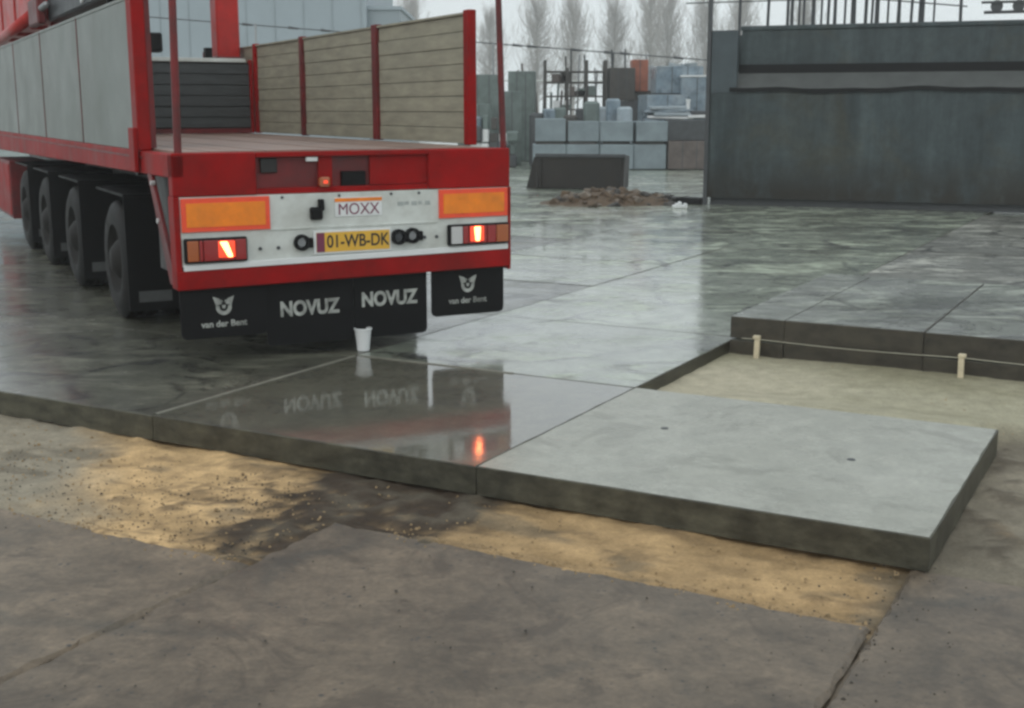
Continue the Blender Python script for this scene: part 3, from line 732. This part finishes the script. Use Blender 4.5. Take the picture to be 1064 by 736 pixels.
ep = MB().prism([(0, 2.05), (.47, 2.05), (.47, 3.16), (0, 3.16)], 'y', -.01, .06).build('end_plate', simple('blue_grey_plate', (.048, .066, .075), .5, .25, 2, .1), CT)
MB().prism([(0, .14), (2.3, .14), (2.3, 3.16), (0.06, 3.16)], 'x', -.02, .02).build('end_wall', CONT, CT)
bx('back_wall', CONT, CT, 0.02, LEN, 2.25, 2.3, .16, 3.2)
bx('corner_post', DARKSTEEL, CT, -.09, -.02, -.02, .08, .0, 4.6)
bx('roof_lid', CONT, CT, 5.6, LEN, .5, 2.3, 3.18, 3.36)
bx('foot', BLACK, CT, -.75, -.1, -.05, .3, .0, .12, .02)
# dark bracketed gear on the container top
gr = empty('winch_gear', (8.55, 21.75, 3.37), CA); tag(gr, 'dark bracketed gear lying on top of the steel container', 'winch')
bx('frame', DARKSTEEL, gr, -.45, .45, -.1, .1, 0, .04)
for x in (-.25, .1): MB().tube((x, -.1, .12), (x, .1, .12), .1, n=14).build('drum', DARKSTEEL, gr)
bx('arm', DARKSTEEL, gr, -.5, .4, -.12, -.07, .16, .2); bx('strut', DARKSTEEL, gr, .3, .36, -.1, .1, .04, .2)

# tall rod fence behind the container
FE = empty('rod_fence', (3.5, 27.0, 0), rad(-18)); tag(FE, 'tall dark rod fence with wires behind the steel container', 'fence')
xs = [1.3, 1.85, 2.42, 2.66, 2.9, 3.1, 3.3, 3.72, 3.95, 4.15, 4.58, 5.0, 2.3, 2.55, 2.75, 3.0, 3.2, 3.45, 3.6, 3.85, 4.05, 4.3, 4.45, 4.7, 4.9, 5.2, 5.75]
for k, x in enumerate(xs):
    lean = random.uniform(-.09, .09)
    MB().tube((x, 0, 0), (x + lean, 0, random.uniform(4.5, 5.2)), random.uniform(.022, .04), n=6).build('post', DARKSTEEL, FE)
for z0, z1 in ((4.35, 3.75), (3.95, 3.98), (4.5, 4.4)): MB().tube((.2, -.04, z0), (5.8, -.04, z1), .014, n=5).build('wire', DARKSTEEL, FE)

# ------------------------------------------------------------------ loader bucket and rubble
BK = empty('loader_bucket', (1.6, 28.1, 0), rad(-14)); tag(BK, 'dark rusty loader bucket standing behind the rubble heap', 'bucket')
prof = [(-.45, .0), (.35, .0), (.42, .72), (.38, .74), (.28, .06), (-.45, .04)]
sk = MB()
MB().prism([(-.42, .02), (.34, .02), (.42, .72), (-.25, .76)], 'x', -1.0, -.96).build('side_plate', SKIPM, BK)
MB().prism([(-.42, .02), (.34, .02), (.42, .72), (-.25, .76)], 'x', .96, 1.0).build('side_plate', SKIPM, BK)
bx('front_plate', SKIPM, BK, -.96, .96, -.32, -.28, .03, .72); bx('floor_plate', SKIPM, BK, -.96, .96, -.28, .34, .0, .04)
bx('rim', DARKSTEEL, BK, -1.02, 1.02, -.36, -.26, .70, .78, .01)
for x in (-.94, .88): bx('rib', SKIPM, BK, x, x + .06, -.35, -.321, .05, .69)
MB().prism([(-1.24, 0), (-1.005, 0), (-1.005, .70), (-1.06, .70)], 'y', -.3, .3).build('tilt_arm', SKIPM, BK)
RB = empty('rubble_heap', (1.9, 23.6, 0)); RB.scale = (1.2, 1.2, .85); tag(RB, 'low heap of brown rubble and sticks on the wet yard', 'rubble')
hm = MB(); nn = 26; pts = []
vs = []; fs = []
for j in range(9):
    for i in range(nn):
        x = -1.15 + 2.3 * i / (nn - 1); y = -.7 + 1.4 * j / 8
        r = (x / 1.15) ** 2 + (y / .7) ** 2
        z = max(-.01, (.26 * (1 - r) + .10 * fbm(x, y, 3) * (1 - min(1, r)) + .05 * x * (1 - min(1, r))))
        vs.append((x, y, z))
for j in range(8):
    for i in range(nn - 1): a = j * nn + i; fs.append((a, a + 1, a + nn + 1, a + nn))
hm._add(vs, fs).build('soil', RUBBLE, RB)
for k in range(110):
    x = random.gauss(.15, .5); y = random.gauss(-.15, .28); r = random.uniform(.03, .12)
    if abs(x) > 1.05: continue
    zb = max(0, .24 * (1 - (x / 1.15) ** 2 - (y / .7) ** 2))
    m = MB(); m.box(-r, r, -r * .7, r * .7, -r * .5, r * .5); o = m.build('rubble_piece', random.choice([RUBBLE, RUBBLE2, RUBBLE, TIMBER]), RB, r * .2)
    o.location = (x, y, zb); o.rotation_euler = (random.random() * 3, random.random() * 3, random.random() * 3)
for k in range(22):
    x = random.uniform(-.9, .8); a = random.uniform(-.5, .5); l = random.uniform(.2, .5); zb = max(.02, .22 * (1 - (x / 1.15) ** 2))
    MB().tube((x, -.35, zb * .6), (x + l * math.cos(a), -.2 + l * math.sin(a) * .4, zb * .6 + random.uniform(.0, .14)), .014, .008, 5).build('stick', TIMBER, RB)
wb = MB(); 
for k in range(5): wb.box(-.12 + k * .05, -.06 + k * .05, -.08, .08, 0, .06 + .03 * (k % 3))
wo = wb.build('plastic_sheet', WHITE2, None, .015); wo.location = (3.02, 22.3, .0); tag(wo, 'crumpled white plastic scrap between rubble and container', 'plastic')

# ------------------------------------------------------------------ storage yard behind
def block(name, x, y, z, w, d, h, mat, label, cat, group=None, rz=0, bands=0, lid=None):
    e = empty(name, (x, y, z), rz); tag(e, label, cat, group)
    body = bx('body', mat, e, -w / 2, w / 2, -d / 2, d / 2, .0, h, .015)
    for b in range(bands):
        xx = -w / 2 + w * (b + 1) / (bands + 1); bx('strap', DARKSTEEL, e, xx - .012, xx + .012, -d / 2 - .006, -d / 2 - .0005, .01, h - .01)
    if lid: bx('cap', lid, e, -w / 2 - .02, w / 2 + .02, -d / 2 - .02, d / 2 + .02, h + .001, h + .05)
    return e
pos = ['leftmost', 'second', 'third', 'rightmost']
for k in range(4):
    w = .97; x = .62 + .49 + k * .985
    for s in (-.3, .3):
        pass
    block('concrete_block', x, 37.3 + random.uniform(-.12, .12), .02, w, 1.2, .72, BLOCK, pos[k] + ' pale concrete block in the lower layer behind the bucket', 'block', 'lower layer of pale blocks', 0, 0)
    bt = empty('timber_batten', (x, 36.85, .74)); tag(bt, 'dark timber batten between pale block layers, ' + pos[k] + ' of four', 'batten', 'battens between the block layers')
    bx('bar', TIMBER, bt, -.4, .4, -.06, .06, 0, .09)
    block('concrete_block', x + .03, 37.35 + random.uniform(-.2, .2), .83, w - random.uniform(0, .08), 1.15, random.choice((.58, .66, .70, .74)), BLOCK, pos[k] + ' pale concrete block in the upper layer behind the bucket', 'block', 'upper layer of pale blocks', random.uniform(-.07, .07), 0)
block('brick_pack', 5.22, 37.2, .02, 1.25, 1.1, .82, BROWNB, 'brown-grey brick pack on the ground beside the pale blocks', 'brick pack', None, .02, 2)
block('brick_pack', 5.15, 37.3, .85, 1.1, 1.0, .6, DARKSTEEL, 'dark wrapped pack on top of the brown brick pack', 'brick pack', None, -.04, 1)
block('film_pack', 4.75, 39.6, 1.2, 1.3, 1.2, 1.0, WRAP, 'blue-grey film wrapped load, nearer the timber rack', 'load', 'film wrapped loads', .15, 1, None)
block('film_pack', 5.85, 39.9, 1.2, 1.0, 1.2, 1.55, WRAP, 'blue-grey film wrapped load, tallest, next to the container', 'load', 'film wrapped loads', -.1, 1, WHITE2)
block('film_pack', 5.3, 40.5, 2.25, 1.5, 1.1, .85, WRAP, 'blue-grey film wrapped load on top of the others', 'load', 'film wrapped loads', .05, 2)
block('load_platform', 5.3, 40.1, .0, 2.5, 1.9, 1.19, DARKSTEEL, 'dark steel platform carrying the film wrapped loads', 'platform', None, 0, 2)
wp = empty('white_post', (5.42, 38.6, 0)); tag(wp, 'slim white marker post in front of the brown brick pack', 'post'); MB().tube((0, 0, 0), (0, 0, 2.0), .06, n=10).build('pole', WHITE2, wp); MB().tube((0, 0, 2.0), (0, 0, 2.06), .075, n=10).build('cap', WHITE2, wp)
RK = empty('storage_rack', (2.15, 42, 0)); tag(RK, 'dark timber storage rack with shelves above the pale blocks', 'rack')
for x in (-1.05, -.32, .32, .95):
    for y in (-.4, .4): bx('upright', TIMBER, RK, x - .045, x + .045, y - .04, y + .04, 0, 3.35 if x != -.32 else 3.1)
for z in (1.72, 2.15, 2.6, 2.95):
    bx('shelf', TIMBER, RK, -1.1, 1.0, -.42, .42, z, z + .05)
for k in range(9):
    z = random.choice((1.775, 2.205, 2.655)); x = random.uniform(-.95, .7)
    bx('stored_piece', random.choice([TIMBER, GREENW, BROWNB]), RK, x, x + random.uniform(.15, .35), -.35, .2, z, z + random.uniform(.12, .33))
for k in range(2):
    c_ = empty('white_canister', (1.48 + k * .34, 41.75, 1.775)); tag(c_, ('left' if k == 0 else 'right') + ' white canister on the lowest rack shelf', 'canister', 'white canisters on the rack')
    bx('body', WHITE2, c_, -.11, .11, -.09, .09, 0, .27, .02); bx('cap', DARKSTEEL, c_, -.03, .03, -.03, .03, .27, .31)
block('dark_crate', 3.62, 42, 2.05, .85, 1.0, 1.05, TIMBER, 'dark crate standing high between rack and orange crate', 'crate', None, .05, 2)
block('crate_stand', 3.75, 42.1, 0, 1.3, 1.1, 2.04, DARKSTEEL, 'dark steel stand under the dark crate', 'stand', None, 0, 2)
block('orange_crate', 4.33, 43, 2.35, .55, .8, 1.05, ORB, 'rust orange crate beside the dark crate', 'crate', None, 0, 1)
block('crate_stand', 4.45, 43.1, 0, .9, .9, 2.34, TIMBER, 'dark timber stand under the rust orange crate', 'stand', None, 0, 1)
# loose goods that fill the storage yard
def goods(name, x, y, z, label, cat, pieces, rz=0, group=None):
    e = empty(name, (x, y, z), rz); tag(e, label, cat, group)
    for (nm, mt, dims, loc, rot) in pieces:
        o = MB().box(-dims[0] / 2, dims[0] / 2, -dims[1] / 2, dims[1] / 2, 0, dims[2]).build(nm, mt, e, min(dims) * .15); o.location = loc; o.rotation_euler = rot
    return e
PALEB = simple('pale_blue_sheet', (0.315, 0.375, 0.4125), .35, .25, 3, .1, dirt=(0.45, 0.48, 0.495), dirt_amt=.6)
rn = random.Random(21)
def sheets(n, w, col_):
    out_ = []; z = 0
    for k in range(n):
        h = rn.uniform(.04, .12); out_.append(('sheet', rn.choice(col_), (w * rn.uniform(.75, 1.1), .9, h), (rn.uniform(-.15, .15), rn.uniform(-.1, .1), z), (0, rn.uniform(-.03, .03), rn.uniform(-.1, .1)))); z += h + .012
    return out_
goods('sheet_pile', 4.85, 38.9, 1.20, 'slanting pile of pale blue sheets in front of the film loads', 'sheets', sheets(7, 1.5, [PALEB, WRAP, WHITE2, DARKSTEEL]))
goods('sheet_pile', 5.75, 38.8, 1.20, 'short pile of pale sheets near the container corner', 'sheets', sheets(5, .8, [PALEB, WRAP, WHITE2, DARKSTEEL]))
goods('pallet_goods', 2.1, 38.6, 0, 'mixed dark goods standing behind the pale block stack', 'goods', [('box', rn.choice([TIMBER, GREENW, WRAP, DARKSTEEL, PALEB]), (rn.uniform(.2, .5), .5, rn.uniform(1.55, 2.15)), (-1.3 + k * .33, rn.uniform(-.2, .2), 0), (0, 0, rn.uniform(-.2, .2))) for k in range(9)])
goods('plank_bundle', .9, 44.5, 0, 'upright bundle of planks left of the timber rack', 'planks', [('plank', rn.choice([TIMBER, BROWNB, GREENW, WHITE2]), (.08, .06, rn.uniform(2.2, 3.4)), (-.5 + k * .14, 0, 0), (0, rn.uniform(-.06, .06), 0)) for k in range(10)])
goods('plank_bundle', 3.1, 45.0, 0, 'upright bundle of thin poles behind the timber rack', 'poles', [('pole', rn.choice([TIMBER, DARKSTEEL, STEEL]), (.06, .06, rn.uniform(2.9, 3.9)), (-1.2 + k * .2, 0, 0), (0, rn.uniform(-.05, .05), 0)) for k in range(13)])
goods('roof_sheets', 5.3, 43.5, 2.4, 'blue-grey roof sheets leaning above the film loads', 'sheets', [('sheet', rn.choice([PALEB, WRAP, CLADD]), (.42, .05, rn.uniform(.7, 1.05)), (-.9 + k * .36, 0, 0), (0, rn.uniform(-.25, .25), 0)) for k in range(6)])
block('sheet_stand', 5.3, 43.5, 0, 2.3, .8, 2.39, DARKSTEEL, 'dark stand under the leaning roof sheets', 'stand', None, 0, 1)
goods('scrap_boxes', -.6, 38.4, 0, 'jumble of grey-green boxes beside the trailer corner stake', 'boxes', [('box', rn.choice([TIMBER, GREENW, WRAP, DARKSTEEL, BROWNB, WHITE2]), (rn.uniform(.18, .4), .4, rn.uniform(.2, .5)), (-.5 + (k % 5) * .28, rn.uniform(-.1, .1), .38 * (k // 5)), (0, 0, rn.uniform(-.2, .2))) for k in range(18)])
# packs seen past the trailer's corner stake
gx = [(-1.2, 39.5, 1.0, 1.9), (-.15, 40.5, .9, 2.3), (.35, 43, .9, 3.0), (-1.0, 43.5, 1.2, 2.9)]
gl = ['low grey-green pack nearest the trailer corner', 'medium grey-green pack beside the pale blocks', 'tall grey-green pack behind the pale blocks', 'tall grey-green pack behind the trailer corner stake']
for (x, y, w, h), lb_ in zip(gx, gl): block('wrapped_pack', x, y, .02, w, 1.0, h, GREENW, lb_, 'pack', 'grey-green packs in the yard', random.uniform(-.1, .1), 2)
# boundary wire on slim posts
BF = empty('boundary_fence', (0, 47, 0)); tag(BF, 'tall thin boundary fence with dark clips on its top wire', 'fence')
def wz(x): return 4.15 - (x + .7) * .075
for x in (-14, -9.5, -5.0, -.7, 2.2, 5.0, 7.8): bx('post', STEEL if x != 2.2 else DARKSTEEL, BF, x - .035, x + .035, -.035, .035, 0, wz(x) + .05)
for k in range(-14, 8): MB().tube((k, 0, wz(k)), (k + 1, 0, wz(k + 1)), .022, n=5).build('top_wire', DARKSTEEL, BF)
MB().tube((-14, 0, 2.9), (8, 0, 2.75), .03, n=5).build('mid_rail', WHITE, BF)
for x in (-9.8, -8.1, -6.9, -5.5, .2, .75, 2.4, 3.6, 4.2, 6.2): MB().tube((x - .18, 0, wz(x) + .02), (x + .18, 0, wz(x) - .02), .06, .04, n=6).build('wire_clip', DARKSTEEL, BF)

# ------------------------------------------------------------------ building
BU = empty('warehouse', (-14, 62, 0)); tag(BU, 'pale blue-grey clad warehouse rising behind the trailer', 'building')
wall = bx('wall', CLAD, BU, -22, 6.9, 0, 14, 0, 9.5)
for k in range(20): bx('cladding_joint', CLADD, wall, -20 + k * 1.4, -19.94 + k * 1.4, -.03, -.002, 0, 9.4)
an = bx('annex_wall', CLADD, BU, 6.9, 8.5, .5, 12, 0, 6.55); bx('annex_parapet', CLAD, an, 6.9, 8.6, .4, 12.1, 6.551, 6.72)
bx('roof_edge', CLADD, BU, -22.2, 7.0, -.2, 14.2, 9.5, 9.8)

# ------------------------------------------------------------------ bare poplars
def tree_meshes(seed):
    rnd = random.Random(seed); tr = MB(); br = MB()
    H = 10.5
    tr.tube((0, 0, 0), (0, 0, H * .45), .22, .13, 7); tr.tube((0, 0, H * .45), (.05, 0, H * .97), .13, .02, 6)
    for k in range(190):
        z = H * (.10 + .86 * (k / 190) ** .95); a = rnd.random() * 6.283
        l = (1.05 - abs(z / H - .38) * 1.1) * rnd.uniform(1.8, 3.4); out_ = l * rnd.uniform(.4, .95)
        p0 = Vector((0, 0, z)); p1 = p0 + Vector((math.cos(a) * out_ * .7, math.sin(a) * out_ * .7, l * .45)); p2 = p0 + Vector((math.cos(a) * out_, math.sin(a) * out_, l))
        br.tube(p0, p1, .035, .02, 4, False); br.tube(p1, p2, .02, .009, 3, False)
        for q in range(7):
            t = rnd.uniform(.15, 1); s = p0.lerp(p2, t) if t > .5 else p0.lerp(p1, t * 1.6)
            b = rnd.random() * 6.283; ll = rnd.uniform(.4, 1.1)
            e = s + Vector((math.cos(b) * ll * .35, math.sin(b) * ll * .35, ll * .9)); br.tube(s, e, .012, .005, 3, False)
            for w in range(2):
                b2 = rnd.random() * 6.283; s2 = s.lerp(e, rnd.uniform(.3, .9)); br.tube(s2, s2 + Vector((math.cos(b2) * .2, math.sin(b2) * .2, .42)), .007, .004, 3, False)
    return tr, br
proto = []
for sd in (1, 2, 3):
    a, b = tree_meshes(sd); proto.append((a.build('trunk', BARK), b.build('crown', BARK)))
tl_ = [(-9.0, 112, 1.0), (-2.0, 114, .9), (2.2, 110, .98), (5.4, 112, .98), (9.0, 111, .95), (11.9, 109, 1.02), (13.9, 113, 1.05), (16.8, 110, .98), (20.2, 112, 1.06), (26, 113, 1.0)]
dsc = ['hidden mostly by the trailer boards', 'just right of the warehouse', 'nearest the corner stake of the trailer', 'second right of the trailer stake', 'third right of the trailer stake', 'left one of the close pair', 'right one of the close pair', 'beside the container corner', 'behind the container corner post', 'far behind the container']
used = set()
for k, ((x, y, s), d) in enumerate(zip(tl_, dsc)):
    e = empty('poplar_tree', (x * 2, y * 2, -.05), k * 1.3); e.scale = (2 * s, 2 * s, 1.93 * s); tag(e, 'bare upright winter poplar, ' + d, 'tree', 'row of bare poplars')
    t, c = proto[k % 3]
    if k % 3 in used: share(t, e); share(c, e)
    else: used.add(k % 3); t.parent = e; c.parent = e

# ------------------------------------------------------------------ damp air
def haze():
    m = bpy.data.materials.new('damp_air'); m.use_nodes = True; nt = m.node_tree; nt.nodes.clear()
    o = nt.nodes.new('ShaderNodeOutputMaterial'); v = nt.nodes.new('ShaderNodeVolumePrincipled')
    v.inputs['Color'].default_value = (.93, .96, .97, 1); v.inputs['Density'].default_value = .0016; v.inputs['Anisotropy'].default_value = .1
    nt.links.new(v.outputs['Volume'], o.inputs['Volume'])
    h = MB().box(-600, 600, -600, 600, -1.3, 25).build('haze', m); tag(h, 'thin pale drizzle haze hanging over the whole yard', 'haze', kind='stuff')
haze()
